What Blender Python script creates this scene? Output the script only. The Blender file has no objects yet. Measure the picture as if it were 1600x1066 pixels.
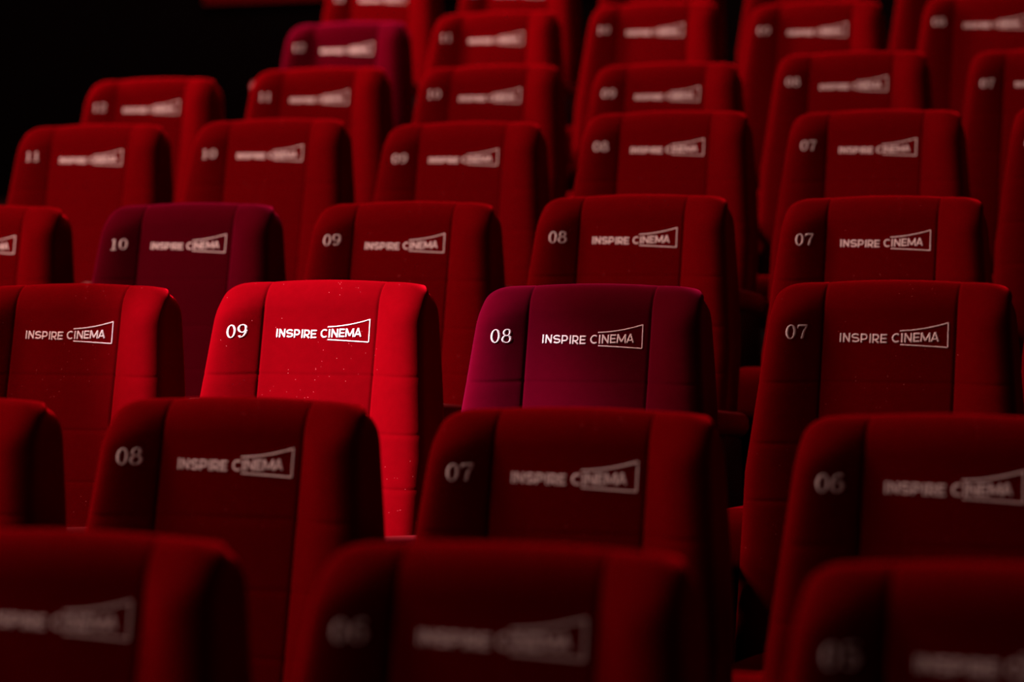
import bpy, bmesh, math, random
from mathutils import Vector, Matrix
random.seed(7)
S = bpy.context.scene
COL = S.collection

# ------------------------------------------------------------------ camera
F_PX = 4199.3
cam_data = bpy.data.cameras.new('camera')
cam = bpy.data.objects.new('camera', cam_data)
COL.objects.link(cam)
S.camera = cam
cam_data.sensor_width = 36.0
cam_data.lens = F_PX / 1600.0 * 36.0
YAW, PIT, ROL = 0.3578, -0.0741, -0.0189
fw = Vector((-math.sin(YAW) * math.cos(PIT), math.cos(YAW) * math.cos(PIT), math.sin(PIT)))
rt = Vector((math.cos(YAW), math.sin(YAW), 0.0))
up = rt.cross(fw)
r2 = rt * math.cos(ROL) + up * math.sin(ROL)
u2 = -rt * math.sin(ROL) + up * math.cos(ROL)
m = Matrix((r2, u2, -fw)).transposed().to_4x4()
m.translation = Vector((1.5977, -4.6991, 1.362))
cam.matrix_world = m
cam_data.clip_end = 60
cam_data.dof.use_dof = True
cam_data.dof.focus_distance = 5.12
cam_data.dof.aperture_fstop = 2.3
cam_data.dof.aperture_blades = 9

# ------------------------------------------------------------------ world, light, exposure
w = bpy.data.worlds.new('world')
S.world = w
w.use_nodes = True
w.node_tree.nodes['Background'].inputs[0].default_value = (0.6, 0.05, 0.05, 1)
w.node_tree.nodes['Background'].inputs[1].default_value = 0.0
S.view_settings.view_transform = 'Standard'
S.view_settings.look = 'None'
S.view_settings.gamma = 1.0
S.view_settings.use_curve_mapping = False
S.view_settings.exposure = 0.0


def aim(o, loc, target):
    o.location = loc
    o.rotation_euler = (Vector(target) - Vector(loc)).to_track_quat('-Z', 'Y').to_euler()


def area_light(name, loc, target, sx, sy, power, color):
    d = bpy.data.lights.new(name, 'AREA')
    d.shape = 'RECTANGLE'
    d.size, d.size_y = sx, sy
    d.energy, d.color = power, color
    o = bpy.data.objects.new(name, d)
    COL.objects.link(o)
    aim(o, loc, target)
    return o


# dim warm louvred cove lights along the left side wall, lighting the rows from the side
for y0, power in ((-1.0, 24), (2.9, 94)):
    cove = area_light('cove_light', (-5.6, y0, 2.9), (0.0, y0 + 1.6, 1.0), 0.4, 3.0, power, (1.0, 0.50, 0.44))
    cove.data.spread = math.radians(75)
# added faint fill from the front left, brightens the seat fronts
area_light('front_fill', (-4.2, -5.6, 3.2), (-0.6, 0.0, 0.7), 1.2, 1.2, 68, (1.0, 0.52, 0.46))
# faint ceiling washes over the rows
for (x, y, sz, power) in ((-3.7, -2.0, 1.2, 105), (-3.7, -0.7, 1.2, 220), (-3.9, 0.4, 1.2, 108), (-3.2, 5.5, 1.5, 110),
                          (3.2, 0.6, 1.2, 9)):
    area_light('ceiling_wash', (x, y, 5.0), (x * 0.75, y, 0.5), sz, sz, power, (1.0, 0.52, 0.46))
# narrow white house spot falling on one seat of the third row
sd = bpy.data.lights.new('house_spot', 'SPOT')
sd.energy, sd.color = 5200, (1.0, 0.86, 0.95)
sd.spot_size, sd.spot_blend = math.radians(13), 1.0
sd.shadow_soft_size = 0.05
so = bpy.data.objects.new('house_spot', sd)
COL.objects.link(so)
aim(so, (-2.9, -2.0, 4.2), (-0.43, 0.0, 0.73))

# ------------------------------------------------------------------ materials


def mat(name, base, rough=0.6, sheen=0.0, sheen_tint=(1, 1, 1), sheen_rough=0.4, spec=0.5, bump=None, metallic=0.0,
        var=None):
    mt = bpy.data.materials.new(name)
    mt.use_nodes = True
    nt = mt.node_tree
    b = nt.nodes['Principled BSDF']
    b.inputs['Base Color'].default_value = (*base, 1)
    b.inputs['Roughness'].default_value = rough
    b.inputs['Metallic'].default_value = metallic
    b.inputs['Specular IOR Level'].default_value = spec
    b.inputs['Sheen Weight'].default_value = sheen
    b.inputs['Sheen Tint'].default_value = (*sheen_tint, 1)
    b.inputs['Sheen Roughness'].default_value = sheen_rough
    tc = nt.nodes.new('ShaderNodeTexCoord')
    if var:
        n = nt.nodes.new('ShaderNodeTexNoise')
        n.inputs['Scale'].default_value = var[0]
        n.inputs['Detail'].default_value = 4
        nt.links.new(tc.outputs['Object'], n.inputs['Vector'])
        mx = nt.nodes.new('ShaderNodeMix')
        mx.data_type = 'RGBA'
        nt.links.new(n.outputs['Fac'], mx.inputs['Factor'])
        mx.inputs['A'].default_value = (*[c * (1 - var[1]) for c in base], 1)
        mx.inputs['B'].default_value = (*[c * (1 + var[1]) for c in base], 1)
        nt.links.new(mx.outputs['Result'], b.inputs['Base Color'])
    if bump:
        n = nt.nodes.new('ShaderNodeTexNoise')
        n.inputs['Scale'].default_value = bump[0]
        n.inputs['Detail'].default_value = 3
        nt.links.new(tc.outputs['Object'], n.inputs['Vector'])
        bp = nt.nodes.new('ShaderNodeBump')
        bp.inputs['Strength'].default_value = bump[1]
        bp.inputs['Distance'].default_value = 0.002
        nt.links.new(n.outputs['Fac'], bp.inputs['Height'])
        nt.links.new(bp.outputs['Normal'], b.inputs['Normal'])
    return mt


def velvet(name, base, tint, lint=False):
    mt = mat(name, base, rough=0.85, sheen=0.8, sheen_tint=tint, sheen_rough=0.35, spec=0.0, bump=(900, 0.25),
             var=(60, 0.12))
    if lint:  # a little pale lint caught in the pile
        nt = mt.node_tree
        b = nt.nodes['Principled BSDF']
        src = b.inputs['Base Color'].links[0].from_socket
        tc = [n for n in nt.nodes if n.type == 'TEX_COORD'][0]
        v = nt.nodes.new('ShaderNodeTexVoronoi')
        v.inputs['Scale'].default_value = 170
        nt.links.new(tc.outputs['Object'], v.inputs['Vector'])
        lt = nt.nodes.new('ShaderNodeMath'); lt.operation = 'LESS_THAN'; lt.inputs[1].default_value = 0.08
        nt.links.new(v.outputs['Distance'], lt.inputs[0])
        n = nt.nodes.new('ShaderNodeTexNoise'); n.inputs['Scale'].default_value = 9
        nt.links.new(tc.outputs['Object'], n.inputs['Vector'])
        sp = nt.nodes.new('ShaderNodeSeparateColor')
        nt.links.new(v.outputs['Color'], sp.inputs[0])
        gt = nt.nodes.new('ShaderNodeMath'); gt.operation = 'GREATER_THAN'; gt.inputs[1].default_value = 0.72
        nt.links.new(sp.outputs[0], gt.inputs[0])
        gn = nt.nodes.new('ShaderNodeMath'); gn.operation = 'GREATER_THAN'; gn.inputs[1].default_value = 0.52
        nt.links.new(n.outputs['Fac'], gn.inputs[0])
        m1 = nt.nodes.new('ShaderNodeMath'); m1.operation = 'MULTIPLY'
        nt.links.new(lt.outputs[0], m1.inputs[0]); nt.links.new(gt.outputs[0], m1.inputs[1])
        m2 = nt.nodes.new('ShaderNodeMath'); m2.operation = 'MULTIPLY'
        nt.links.new(m1.outputs[0], m2.inputs[0]); nt.links.new(gn.outputs[0], m2.inputs[1])
        mx = nt.nodes.new('ShaderNodeMix'); mx.data_type = 'RGBA'
        nt.links.new(m2.outputs[0], mx.inputs['Factor'])
        nt.links.new(src, mx.inputs['A'])
        mx.inputs['B'].default_value = (0.6, 0.16, 0.14, 1)
        nt.links.new(mx.outputs['Result'], b.inputs['Base Color'])
    return mt


M_RED = velvet('red_velour', (0.085, 0.0002, 0.0013), (1.0, 0.004, 0.02), lint=True)
M_PURPLE = velvet('purple_velour', (0.050, 0.0003, 0.0040), (1.0, 0.02, 0.18))
M_SHELL = mat('black_plastic', (0.006, 0.004, 0.004), 0.6, spec=0.2, bump=(300, 0.2))
M_ARM = mat('armrest_vinyl', (0.13, 0.003, 0.006), 0.45, spec=0.25, bump=(400, 0.2))
M_THREAD = mat('white_thread', (0.80, 0.76, 0.74), 0.6, spec=0.3, bump=(1500, 0.4))
M_CARPET = mat('floor_carpet', (0.012, 0.003, 0.003), 0.95, spec=0.05, bump=(500, 0.5), var=(30, 0.3))
M_WALL = mat('wall_fabric', (0.002, 0.001, 0.001), 0.95, spec=0.02, bump=(200, 0.4))
M_CEIL = mat('ceiling_paint', (0.005, 0.004, 0.004), 0.95, spec=0.02, bump=(100, 0.2))
M_RAIL = mat('red_wall_felt', (0.09, 0.001, 0.0016), 0.9, spec=0.05, bump=(300, 0.3))


def mesh_obj(name, bm, material, parent=None, smooth=True):
    me = bpy.data.meshes.new(name)
    bmesh.ops.recalc_face_normals(bm, faces=bm.faces)
    bm.to_mesh(me)
    bm.free()
    me.materials.append(material)
    if smooth:
        for p in me.polygons:
            p.use_smooth = True
    o = bpy.data.objects.new(name, me)
    COL.objects.link(o)
    if parent:
        o.parent = parent
    return o


def rounded_box(bm, cx, cy, cz, sx, sy, sz, r, seg=4, rot=None):
    g = bmesh.ops.create_cube(bm, size=1)
    vs = g['verts']
    for v in vs:
        v.co = Vector((v.co.x * sx, v.co.y * sy, v.co.z * sz))
    es = list({e for v in vs for e in v.link_edges})
    res = bmesh.ops.bevel(bm, geom=es, offset=r, segments=seg, affect='EDGES', profile=0.5)
    vv = set(vs) | set(res['verts'])
    vv = [v for v in vv if v.is_valid]
    for v in vv:
        c = v.co.copy()
        if rot:
            c = rot @ c
        v.co = c + Vector((cx, cy, cz))
    return vv


# ------------------------------------------------------------------ the seat (local origin: floor under the badge, badge at z = 1)
ZB = 1.0
RECL = 0.27
SEAM = 0.121
TOP = 0.096          # top of the back above the badge


def smooth01(t):
    t = max(0.0, min(1.0, t))
    return t * t * (3 - 2 * t)


OFF = -0.010         # the badge sits a little right of the middle of the back


def half_w(z):
    """half width of the back at height z above the badge"""
    return 0.222 - 0.105 * z if z > -0.24 else 0.222 + 0.105 * 0.24


def front(u, z):
    """depth of the front face (negative is towards the sitter), without the recline"""
    a = abs(u)
    W = half_w(z)
    if a <= SEAM:
        y = -0.006 * (1 - (a / SEAM) ** 2)
        y -= 0.0
    else:
        t = min(1.0, (a - SEAM) / (W - SEAM - 0.02))
        y = -0.036 * math.sin(min(1.0, t / 0.9) * math.pi / 2) * (1 - 0.6 * smooth01((z - TOP + 0.075) / 0.07))
    # seams: vertical and horizontal stitched grooves
    y += 0.0024 * math.exp(-((a - SEAM) / 0.0022) ** 2)
    for zs in (-0.083, -0.19, -0.29):
        y += (0.0007 if a < SEAM else 0.0012) * math.exp(-((z - zs) / 0.0030) ** 2)
    # slight quilting bulge between horizontal seams
    return y


def draw_in(z):
    kr = max(0.0, min(1.0, (z - (TOP - 0.08)) / 0.08))
    return 0.016 * kr * kr


def recline(z):
    return RECL * z


def surf(u, z, out=0.0):
    return Vector((u, front(u - OFF, z) + recline(z) - out, z + ZB))


def cushion_bm():
    bm = bmesh.new()
    # heights, finer at the seams and at the rounded top
    zs = [-0.62, -0.60, -0.56, -0.50, -0.44, -0.38, -0.34]
    z = -0.31
    while z < 0.052:
        zs.append(z)
        near = min(abs(z - q) for q in (-0.083, -0.19, -0.29))
        z += 0.0025 if near < 0.008 else 0.008
    RT = 0.056
    for k in range(0, 15):
        zs.append(TOP - RT + RT * math.sin(math.pi / 2 * k / 14.0))
    zs = sorted(set(round(q, 5) for q in zs))
    DEP = 0.125      # depth of the side behind the panel plane
    # parameters across the front
    fu = []
    a = -1.0
    N = 8
    us = [0, 0.2, 0.4, 0.6, 0.75, 0.88, 0.94, 0.97, 0.985, 1.0]
    vs_ = [0.012, 0.03, 0.06, 0.12, 0.22, 0.34, 0.46, 0.58, 0.70, 0.82, 0.92]
    rings = []
    for z in zs:
        # rounding of the top: superellipse in the front view and in the side view
        kk = max(0.0, (z - (TOP - RT)) / RT)
        kk = min(1.0, kk)
        RC = 0.025
        kc = max(0.0, (z - (TOP - RC)) / RC)
        inset_w = RC * (1 - math.sqrt(max(0.0, 1 - min(1, kc) ** 2)))
        inset_d = RT * (1 - math.sqrt(max(0.0, 1 - kk ** 2)))
        W0 = half_w(z)
        W = W0 - inset_w
        rc = 0.028
        pts = []
        half = []
        for t in us:
            half.append((t * SEAM, None))
        lim = W - rc
        for t in vs_:
            half.append((SEAM + t * (lim - SEAM), None))
        half.append((lim, None))

        def fy(u):
            y = front(u * (W0 / W if abs(u) > SEAM else 1.0) if False else u, z)
            return y
        ymax = DEP - 0.020 * smooth01((z + 0.16) / (TOP + 0.16)) - inset_d * 0.65
        edge_y = fy(lim)
        prof = []
        for (u, _) in half:
            prof.append((u, min(fy(u) + inset_d * 0.7, ymax - 0.004)))
        ey = min(edge_y + inset_d * 0.7, ymax - 0.004)
        rr = min(rc, max(0.002, (ymax - ey) * 0.4))
        for k in range(1, 7):
            an = math.pi / 2 * k / 6
            prof.append((lim + rc * math.sin(an), ey + rr * (1 - math.cos(an))))
        # side going back, slightly drawn in, then the rear corner
        nf = len(prof)
        yb = ymax
        y1 = ey + rr
        for k in range(1, 6):
            t = k / 6
            prof.append((W - 0.006 * t - draw_in(z) * t, y1 + (yb - rr - y1) * t))
        Wb = W - 0.006 - draw_in(z)
        limb = Wb - rr
        for k in range(0, 7):
            an = math.pi / 2 * k / 6
            prof.append((limb + rr * math.cos(an), yb - rr + rr * math.sin(an)))
        for i in range(nf - 8, -1, -1):       # rear face, same spacing as the front so the top can be bridged
            prof.append((prof[i][0] * limb / lim, yb))
        ring = [(u, y) for u, y in prof]
        left = [(-u, y) for u, y in prof[1:-1]]
        full = ring + left[::-1]
        rings.append([bm.verts.new((u, y + recline(z), z + ZB)) for u, y in full])
    # top is arched: raise the middle a touch
    for ring in rings:
        for v in ring:
            h = v.co.z - ZB
            f = smooth01((h - 0.0) / TOP)
            v.co.z += f * 0.010 * (1 - (v.co.x / 0.21) ** 2) - f * 0.004
            v.co.z -= f * f * 0.19 * max(0.0, v.co.y - recline(h))
    for a_, b_ in zip(rings, rings[1:]):
        n = len(a_)
        for i in range(n):
            j = (i + 1) % n
            bm.faces.new((a_[i], a_[j], b_[j], b_[i]))
    bm.faces.new(rings[0])
    # close the top: front and rear chains joined point by point, the two ends with one polygon each
    top = rings[-1]
    n = len(top)
    hn = n // 2                               # index of the rear centre
    for sgn in (1, -1):
        for i in range(nf - 1):
            q = [top[(sgn * i) % n], top[(sgn * (i + 1)) % n], top[(sgn * (hn - i - 1)) % n], top[(sgn * (hn - i)) % n]]
            bm.faces.new(q)
        bm.faces.new([top[(sgn * i) % n] for i in range(nf - 1, hn - nf + 2)])
    return bm


def shell_bm():
    """hard black rear shell behind the back cushion, reaching down to the floor bracket"""
    bm = bmesh.new()
    zs = [-0.70, -0.66, -0.5, -0.4, -0.3, -0.2, -0.15]
    rows = []
    for z in zs:
        W = half_w(z) - 0.020
        if z > 0:
            W -= 0.012
        y0, y1 = 0.126, 0.144
        c = []
        for u, y in ((-W, y0), (-W + 0.012, y1), (-W * 0.5, y1 + 0.004), (0, y1 + 0.006), (W * 0.5, y1 + 0.004),
                     (W - 0.012, y1), (W, y0)):
            c.append((u, y))
        rows.append([bm.verts.new((u, y + recline(z), z + ZB)) for u, y in c])
    for a_, b_ in zip(rows, rows[1:]):
        for i in range(len(a_)):
            j = (i + 1) % len(a_)
            bm.faces.new((a_[i], a_[j], b_[j], b_[i]))
    bm.faces.new(rows[0])
    bm.faces.new(rows[-1])
    return bm


def seat_pan_bm():
    bm = bmesh.new()
    rounded_box(bm, 0, -0.385, 0.40, 0.455, 0.47, 0.135, 0.045, 5, Matrix.Rotation(-0.09, 3, 'X'))
    # soft crown
    for v in bm.verts:
        if v.co.z > 0.40:
            v.co.z += 0.018 * (1 - (v.co.x / 0.23) ** 2)
    return bm


def base_bm():
    bm = bmesh.new()
    rounded_box(bm, 0, -0.33, 0.16, 0.16, 0.24, 0.32, 0.02, 2)
    rounded_box(bm, 0, -0.33, 0.0125, 0.30, 0.34, 0.025, 0.006, 2)
    return bm


def armrest_bm(x):
    """padded arm: rounded box rising towards the front"""
    bm = bmesh.new()
    rounded_box(bm, x, -0.33, 0.635, 0.046, 0.44, 0.052, 0.022, 5, Matrix.Rotation(-0.13, 3, 'X'))
    return bm


def arm_support_bm(x):
    bm = bmesh.new()
    # side standard: a slim panel from the floor to the arm, front edge raked
    prof = [(-0.16, 0.0), (-0.16, 0.585), (-0.48, 0.627), (-0.50, 0.60), (-0.44, 0.30), (-0.47, 0.0)]
    a_ = [bm.verts.new((x - 0.016, y, z)) for y, z in prof]
    b_ = [bm.verts.new((x + 0.016, y, z)) for y, z in prof]
    bm.faces.new(a_)
    bm.faces.new(b_[::-1])
    for i in range(len(prof)):
        j = (i + 1) % len(prof)
        bm.faces.new((a_[i], b_[i], b_[j], a_[j]))
    bmesh.ops.bevel(bm, geom=list(bm.edges), offset=0.005, segments=2, affect='EDGES')
    return bm


# ------------------------------------------------------------------ embroidery: stroked lettering laid on the panel
def ribbon(bm, pts, mapf, thick=0.0011, closed=False):
    """pts: (x, y, half-width x-normal ...) polyline with width per point; builds a raised satin-stitch ribbon"""
    # resample
    P = []
    n = len(pts)
    seq = pts + [pts[0]] if closed else pts
    for (a_, b_) in zip(seq, seq[1:]):
        L = math.hypot(b_[0] - a_[0], b_[1] - a_[1])
        k = max(1, int(L / 6.0))
        for i in range(k):
            t = i / k
            P.append(tuple(a_[q] + (b_[q] - a_[q]) * t for q in range(3)))
    if not closed:
        P.append(tuple(seq[-1]))
    N = len(P)
    rows = []
    for i, (x, y, wd) in enumerate(P):
        if closed:
            p0, p1 = P[i - 1], P[(i + 1) % N]
        else:
            p0, p1 = P[max(0, i - 1)], P[min(N - 1, i + 1)]
        dx, dy = p1[0] - p0[0], p1[1] - p0[1]
        L = math.hypot(dx, dy) or 1
        nx, ny = -dy / L, dx / L
        h = wd / 2
        row = []
        for s, o in ((-1, -0.0006), (-0.85, thick * 0.8), (0, thick), (0.85, thick * 0.8), (1, -0.0006)):
            row.append(bm.verts.new(mapf(x + nx * h * s, y + ny * h * s, o)))
        rows.append(row)
    pairs = list(zip(rows, rows[1:])) + ([(rows[-1], rows[0])] if closed else [])
    for a_, b_ in pairs:
        for i in range(4):
            bm.faces.new((a_[i], a_[i + 1], b_[i + 1], b_[i]))
    if not closed:
        bm.faces.new(rows[0][::-1])
        bm.faces.new(rows[-1])


def arc(cx, cy, rx, ry, a0, a1, wd, n=14, w2=None):
    """angles in degrees; width blends from wd (vertical strokes) to w2 (horizontal strokes)"""
    out = []
    for i in range(n + 1):
        a_ = math.radians(a0 + (a1 - a0) * i / n)
        wv = wd
        if w2 is not None:
            c = abs(math.cos(a_)) ** 1.4
            wv = w2 + (wd - w2) * c
        out.append((cx + rx * math.cos(a_), cy + ry * math.sin(a_), wv))
    return out


def letter_strokes(ch, x0, x1, b, t, wd):
    """sans capital between x0..x1, base b, top t (y grows upward)"""
    h = t - b
    k = wd / 2
    mid = b + h * 0.5
    if ch == 'I':
        xc = (x0 + x1) / 2
        return [[(xc, b, wd), (xc, t, wd)]]
    if ch == 'N':
        return [[(x0 + k, b, wd), (x0 + k, t, wd)], [(x0 + k, t - k * .6, wd), (x1 - k, b + k * .6, wd)],
                [(x1 - k, b, wd), (x1 - k, t, wd)]]
    if ch == 'E':
        return [[(x0 + k, b, wd), (x0 + k, t, wd)], [(x0 + k, t - k, wd), (x1, t - k, wd)],
                [(x0 + k, mid, wd), (x1 - 4, mid, wd)], [(x0 + k, b + k, wd), (x1, b + k, wd)]]
    if ch in 'PR':
        r = h * 0.27
        yc = t - k - r
        xs = x1 - k - r
        out = [[(x0 + k, b, wd), (x0 + k, t, wd)],
               [(x0 + k, t - k, wd)] + arc(xs, yc, r, r, 90, -90, wd) + [(x0 + k, yc - r, wd)]]
        if ch == 'R':
            out.append([(xs - 6, yc - r, wd), (x1 - k * .6, b, wd)])
        return out
    if ch == 'S':
        cx = (x0 + x1) / 2
        rx = (x1 - x0) / 2 - k
        ry = (h - wd) / 4
        up_ = arc(cx, t - k - ry, rx, ry, 25, 270, wd, 14)
        lo = arc(cx, b + k + ry, rx, ry, 90, -155, wd, 14)
        return [up_ + lo[1:]]
    if ch == 'C':
        cx = x0 + (x1 - x0) * 0.55
        return [arc(cx, mid, (x1 - x0) * 0.55 - k, h / 2 - k * .8, 48, 312, wd, 18)]
    if ch == 'M':
        xm = (x0 + x1) / 2
        return [[(x0 + k, b, wd), (x0 + k + 3, t, wd)], [(x0 + k + 3, t - k * .5, wd), (xm, b + h * .12, wd)],
                [(xm, b + h * .12, wd), (x1 - k - 3, t - k * .5, wd)], [(x1 - k - 3, t, wd), (x1 - k, b, wd)]]
    if ch == 'A':
        xm = (x0 + x1) / 2
        return [[(x0 + k, b, wd), (xm, t, wd)], [(xm, t, wd), (x1 - k, b, wd)],
                [(x0 + (x1 - x0) * .24, b + h * .28, wd * .9), (x1 - (x1 - x0) * .24, b + h * .28, wd * .9)]]
    return []


def badge_bm():
    bm = bmesh.new()
    SX, SY, XC, YC = 0.0002201, 0.000207, 1082.0, 228.0

    def mapf(x, y, o):
        return surf((x - XC) * SX, (y + YC) * SY + 0.001, o)      # y is stored as minus the drawing row
    word1 = [('I', 634, 652), ('N', 664, 726), ('S', 734, 806), ('P', 812, 872), ('I', 884, 902), ('R', 910, 968),
             ('E', 976, 1031)]
    word2 = [('C', 1070, 1138), ('I', 1143, 1165), ('N', 1173, 1237), ('E', 1245, 1297), ('M', 1303, 1387),
             ('A', 1386, 1456)]
    for ch, a_, b_ in word1:
        sl = -(((a_ + b_) / 2) - 634) * 0.016
        for st in letter_strokes(ch, a_, b_, -293 + sl, -215 + sl, 15):
            ribbon(bm, st, mapf)
    for ch, a_, b_ in word2:
        sl = (((a_ + b_) / 2) - 1070) * 0.034 - 3
        for st in letter_strokes(ch, a_, b_, -292 + sl, -213 + sl, 15):
            ribbon(bm, st, mapf)
    # flared screen outline around the end of the second word
    top = []
    for i in range(11):
        t = i / 10
        top.append((1135 + 387 * t, -193 + 14 * t + 55 * t * t, 10.5))
    bot = []
    for i in range(9):
        t = i / 8
        bot.append((1526 - 383 * t, -332 + 26 * t - 4 * t * t, 10.5))
    ribbon(bm, top + [(1526, -332, 10.5)], mapf)
    ribbon(bm, bot, mapf)
    return bm


def digit_strokes(d, x):
    """old-style serif numerals on a 62 x 100 cell starting at x; thick stems, thin hairlines"""
    T, H = 15.5, 7
    cx = x + 31
    if d == 0:
        return [arc(cx, 50, 22, 44, 90, 450, T, 28, H)], True
    if d == 1:
        return [[(cx, 4, T), (cx, 94, T)], [(cx - 20, 3.5, H), (cx + 20, 3.5, H)], [(cx - 17, 82, H), (cx, 93, H)]], False
    if d == 2:
        return [arc(cx, 70, 19, 24, 165, -30, T, 16, H) + [(cx - 8, 28, 11), (cx - 22, 8, H)],
                [(cx - 24, 6, 12), (cx + 22, 6, 12)], [(cx + 22, 4, H), (cx + 25, 24, H)]], False
    if d == 5:
        return [[(cx - 17, 92, 11), (cx + 20, 92, 11)], [(cx - 17, 94, H), (cx - 19, 52, H)],
                arc(cx - 1, 33, 21, 27, 140, -150, T, 20, H)], False
    if d == 6:
        return [arc(cx, 31, 21, 27, 90, 450, T, 24, H),
                arc(cx + 8, 42, 30, 50, 180, 78, T, 14, H), [(cx + 12, 90, 12), (cx + 16, 80, 15)]], None
    if d == 7:
        return [[(cx - 24, 90, 13), (cx + 24, 90, 13)], [(cx - 24, 94, H), (cx - 26, 72, H)],
                [(cx + 23, 90, H), (cx + 6, 50, 12), (cx - 2, 4, T)]], False
    if d == 8:
        return [arc(cx, 73, 17, 21, 90, 450, 14, 22, H), arc(cx, 28, 22, 24, 90, 450, 16, 24, H)], True
    if d == 9:
        return [arc(cx, 69, 21, 27, 90, 450, T, 24, H),
                arc(cx - 8, 58, 30, 50, 0, -102, T, 14, H), [(cx - 12, 10, 12), (cx - 16, 20, 15)]], None


NUM_MESH = {}


def number_bm(num, dv):
    bm = bmesh.new()
    S_ = 0.000270
    SXN = 0.000298
    u0 = -0.172
    v0 = dv

    def mapf(x, y, o):
        return surf(u0 + (x - 64) * SXN, v0 + (y - 50) * S_, o)
    for i, ch in enumerate('%02d' % num):
        strokes, closed = digit_strokes(int(ch), i * 65)
        for k, st in enumerate(strokes):
            cl = closed is True or (closed is None and k == 0)
            if cl:
                st = st[:-1]
            ribbon(bm, st, mapf, closed=cl)
    return bm


# ------------------------------------------------------------------ build one seat, then copy it
def tag(o, label, cat, group=None):
    o['label'] = label
    o['category'] = cat
    if group:
        o['group'] = group


proto_parts = {}
proto_parts['back_cushion'] = mesh_obj('back_cushion', cushion_bm(), M_RED)
proto_parts['back_shell'] = mesh_obj('back_shell', shell_bm(), M_SHELL)
proto_parts['seat_cushion'] = mesh_obj('seat_cushion', seat_pan_bm(), M_RED)
proto_parts['pedestal'] = mesh_obj('pedestal', base_bm(), M_SHELL)
proto_parts['armrest'] = mesh_obj('armrest', armrest_bm(0.28 + OFF), M_ARM)
proto_parts['arm_support'] = mesh_obj('arm_support', arm_support_bm(0.28 + OFF), M_SHELL)
proto_parts['badge'] = mesh_obj('embroidered_lettering', badge_bm(), M_THREAD)
for k_ in ('back_cushion', 'back_shell', 'seat_cushion', 'pedestal'):
    proto_parts[k_].data.transform(Matrix.Translation((OFF, 0, 0)))
purple_back = proto_parts['back_cushion'].data.copy()
purple_back.materials[0] = M_PURPLE
purple_pan = proto_parts['seat_cushion'].data.copy()
purple_pan.materials[0] = M_PURPLE
used = set()


def part(key, parent, data=None, dx=0.0):
    src = proto_parts[key]
    if key not in used:
        o = src
        used.add(key)
    else:
        o = src.copy()
        COL.objects.link(o)
        if data is None:
            o.data = src.data if key not in ('back_cushion', 'seat_cushion') else BASE[key]
    if data is not None:
        o.data = data
    o.parent = parent
    o.location = (dx, 0, 0)
    return o


BASE = {k: proto_parts[k].data for k in proto_parts}

ROW_X = {1: -0.566, 2: -0.257, 3: 0.0, 4: -0.227, 5: -0.456, 6: -0.175, 7: 0.041, 8: -0.229}
ROW_Y = {1: -1.954, 2: -0.974, 3: 0.023, 4: 0.989, 5: 1.948, 6: 2.871, 7: 3.866, 8: 4.835}
ROW_Z = {1: -0.185, 2: -0.130, 3: 0.0, 4: 0.136, 5: 0.333, 6: 0.499, 7: 0.707, 8: 0.918}
PITCH = 0.56
# small fitting tolerances of each chair: sideways, height of the back, height of the number on the bolster
SEATS = {
    1: [(7, -0.001, -0.002, .004), (6, -0.001, 0.002, .003), (5, 0, 0, .004)],
    2: [(9, 0, 0, .004), (8, 0.002, 0.005, .008), (7, -0.003, -0.002, .004), (6, 0.001, -0.002, .003)],
    3: [(10, 0.007, -0.0035, .004), (9, 0.004, 0.004, 0.0), (8, -0.007, -0.003, .002), (7, 0.001, 0.004, .007)],
    4: [(11, -0.002, -0.002, .004), (10, 0.007, -0.001, .001), (9, 0.001, -0.003, .010), (8, -0.006, 0.007, .004),
        (7, -0.001, -0.002, .005), (6, 0, 0, .005)],
    5: [(11, 0.003, 0.004, .009), (10, -0.0045, 0.008, .003), (9, 0.001, -0.012, .001), (8, 0.006, 0.005, .0065),
        (7, -0.003, -0.004, .009), (6, 0, 0, .001)],
    6: [(12, -0.0155, -0.011, .006), (11, 0.005, 0.007, .008), (10, 0.0065, -0.001, .011), (9, 0.0025, -0.0095, .008),
        (8, -0.001, 0.007, .012), (7, -0.001, 0, 0)],
    7: [(12, 0.005, -0.016, .0105), (11, -0.0025, 0.002, .0097), (10, 0.0015, 0.012, .008), (9, -0.008, -0.005, .004),
        (8, 0.007, 0, .010)],
    8: [(12, 0.002, 0, .0055), (11, 0, 0, .006), (10, 0, 0, .006), (9, 0, 0, .006), (8, 0, 0, .006)],
}
PURPLE = {(3, 8), (4, 10), (7, 12)}
ROW_WORD = {1: 'nearest row', 2: 'second row from the camera', 3: 'third row, the row in sharp focus',
            4: 'fourth row from the camera', 5: 'fifth row from the camera', 6: 'sixth row from the camera',
            7: 'second row from the back', 8: 'highest row at the back'}
LABELS = {}
for r in SEATS:
    for (n, *_q) in SEATS[r]:
        c = 'purplish red' if (r, n) in PURPLE else 'red'
        LABELS[(r, n)] = '%s cinema seat numbered %02d in the %s' % (c, n, ROW_WORD[r])
LABELS[(3, 9)] = 'brightly spotlit red cinema seat numbered 09 in the sharp third row'
LABELS[(3, 8)] = 'purplish red cinema seat numbered 08 right beside the brightly spotlit seat'
LABELS[(3, 10)] = 'red cinema seat just left of the brightly spotlit seat, half lit'
LABELS[(1, 7)] = 'red cinema seat at left end of the blurred nearest row'
LABELS[(2, 9)] = 'red cinema seat cut off by left edge in second row from the camera'
LABELS[(4, 11)] = 'red cinema seat cut off by left edge in fourth row from the camera'
ORDER = {12: 'leftmost seat', 11: 'second seat from the left', 10: 'third seat from the left',
         9: 'fourth seat from the left', 8: 'fifth seat from the left'}
for n in ORDER:
    LABELS[(8, n)] = 'red cinema seat, %s in the highest back row, top cut off' % ORDER[n]
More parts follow.
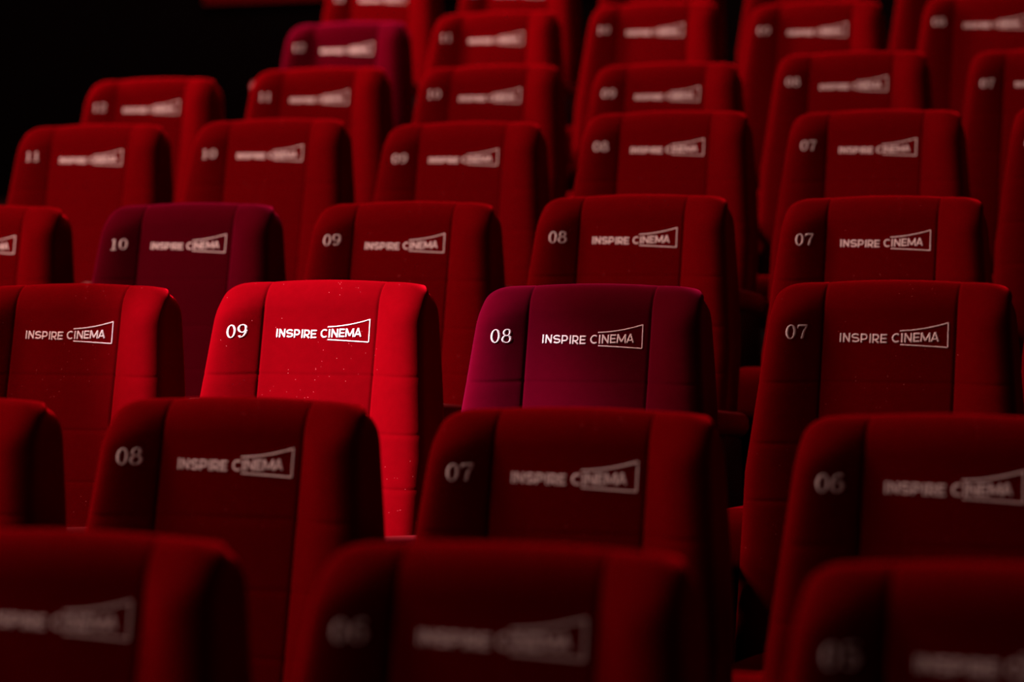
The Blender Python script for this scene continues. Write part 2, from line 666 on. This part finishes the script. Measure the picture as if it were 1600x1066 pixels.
LABELS[(5, 6)] = 'red cinema seat cut off by right edge in fifth row from the camera'
LABELS[(4, 6)] = 'red cinema seat cut off by right edge in fourth row from the camera'

for r in SEATS:
    for idx, (n, dx, dz, dv) in enumerate(SEATS[r]):
        root = bpy.data.objects.new('cinema_seat', None)
        COL.objects.link(root)
        root.empty_display_size = 0.1
        root.location = (ROW_X[r] + (8 - n) * PITCH + dx, ROW_Y[r], ROW_Z[r])
        tag(root, LABELS[(r, n)], 'cinema seat', 'cinema seats in rising rows')
        pur = (r, n) in PURPLE
        bc = part('back_cushion', root, purple_back if pur else None)
        bc.location.z = dz
        bs = part('back_shell', root)
        bs.location.z = dz
        part('seat_cushion', root, purple_pan if pur else None)
        part('pedestal', root)
        ar = part('armrest', root)
        part('arm_support', root)
        if idx == 0:
            part('armrest', root, None, -PITCH)
            part('arm_support', root, None, -PITCH)
        b = part('badge', root)
        b.parent = bc
        key = (n, round(dv, 4))
        if key not in NUM_MESH:
            nm = mesh_obj('seat_number', number_bm(n, dv), M_THREAD, bc)
            NUM_MESH[key] = nm.data
        else:
            nm = bpy.data.objects.new('seat_number', NUM_MESH[key])
            COL.objects.link(nm)
            nm.parent = bc

# ------------------------------------------------------------------ the hall
XL, XR, YF, YB, HC = -6.2, 5.2, -7.5, 7.2, 5.2


def structure(name, bm, material):
    o = mesh_obj(name, bm, material, None, False)
    o['kind'] = 'structure'
    return o


def box(bm, x0, x1, y0, y1, z0, z1):
    rounded_box(bm, (x0 + x1) / 2, (y0 + y1) / 2, (z0 + z1) / 2, x1 - x0, y1 - y0, z1 - z0, 0.004, 1)


bm = bmesh.new()   # stepped floor: one terrace per row
edges = [YF] + [ROW_Y[r] - 0.70 for r in range(2, 9)] + [ROW_Y[8] + 0.45, YB]
levels = [ROW_Z[r] for r in range(1, 9)] + [1.12]
pr = []
for i, z in enumerate(levels):
    pr += [(edges[i], z), (edges[i + 1], z)]
pr = pr + [(YB, -0.5), (YF, -0.5)]
a_ = [bm.verts.new((XL, y, z)) for y, z in pr]
b_ = [bm.verts.new((XR, y, z)) for y, z in pr]
bm.faces.new(a_)
bm.faces.new(b_[::-1])
for i in range(len(pr)):
    j = (i + 1) % len(pr)
    bm.faces.new((a_[i], b_[i], b_[j], a_[j]))
structure('floor', bm, M_CARPET)
for nm_, q in (('wall_left', (XL - .15, XL, YF, YB, -0.5, HC)), ('wall_right', (XR, XR + .15, YF, YB, -0.5, HC)),
               ('wall_back', (XL, XR, YB, YB + .15, -0.5, HC)), ('wall_front', (XL, XR, YF - .15, YF, -0.5, HC))):
    bm = bmesh.new()
    box(bm, *q)
    structure(nm_, bm, M_WALL)
bm = bmesh.new()
box(bm, XL, XR, YF, YB, HC, HC + .15)
structure('ceiling', bm, M_CEIL)
# red felt band along the rear wall, just grazing the top of the view
bm = bmesh.new()
box(bm, -4.42, -1.9, YB - 0.03, YB, 2.055, 2.5)
structure('trim_1', bm, M_RAIL)
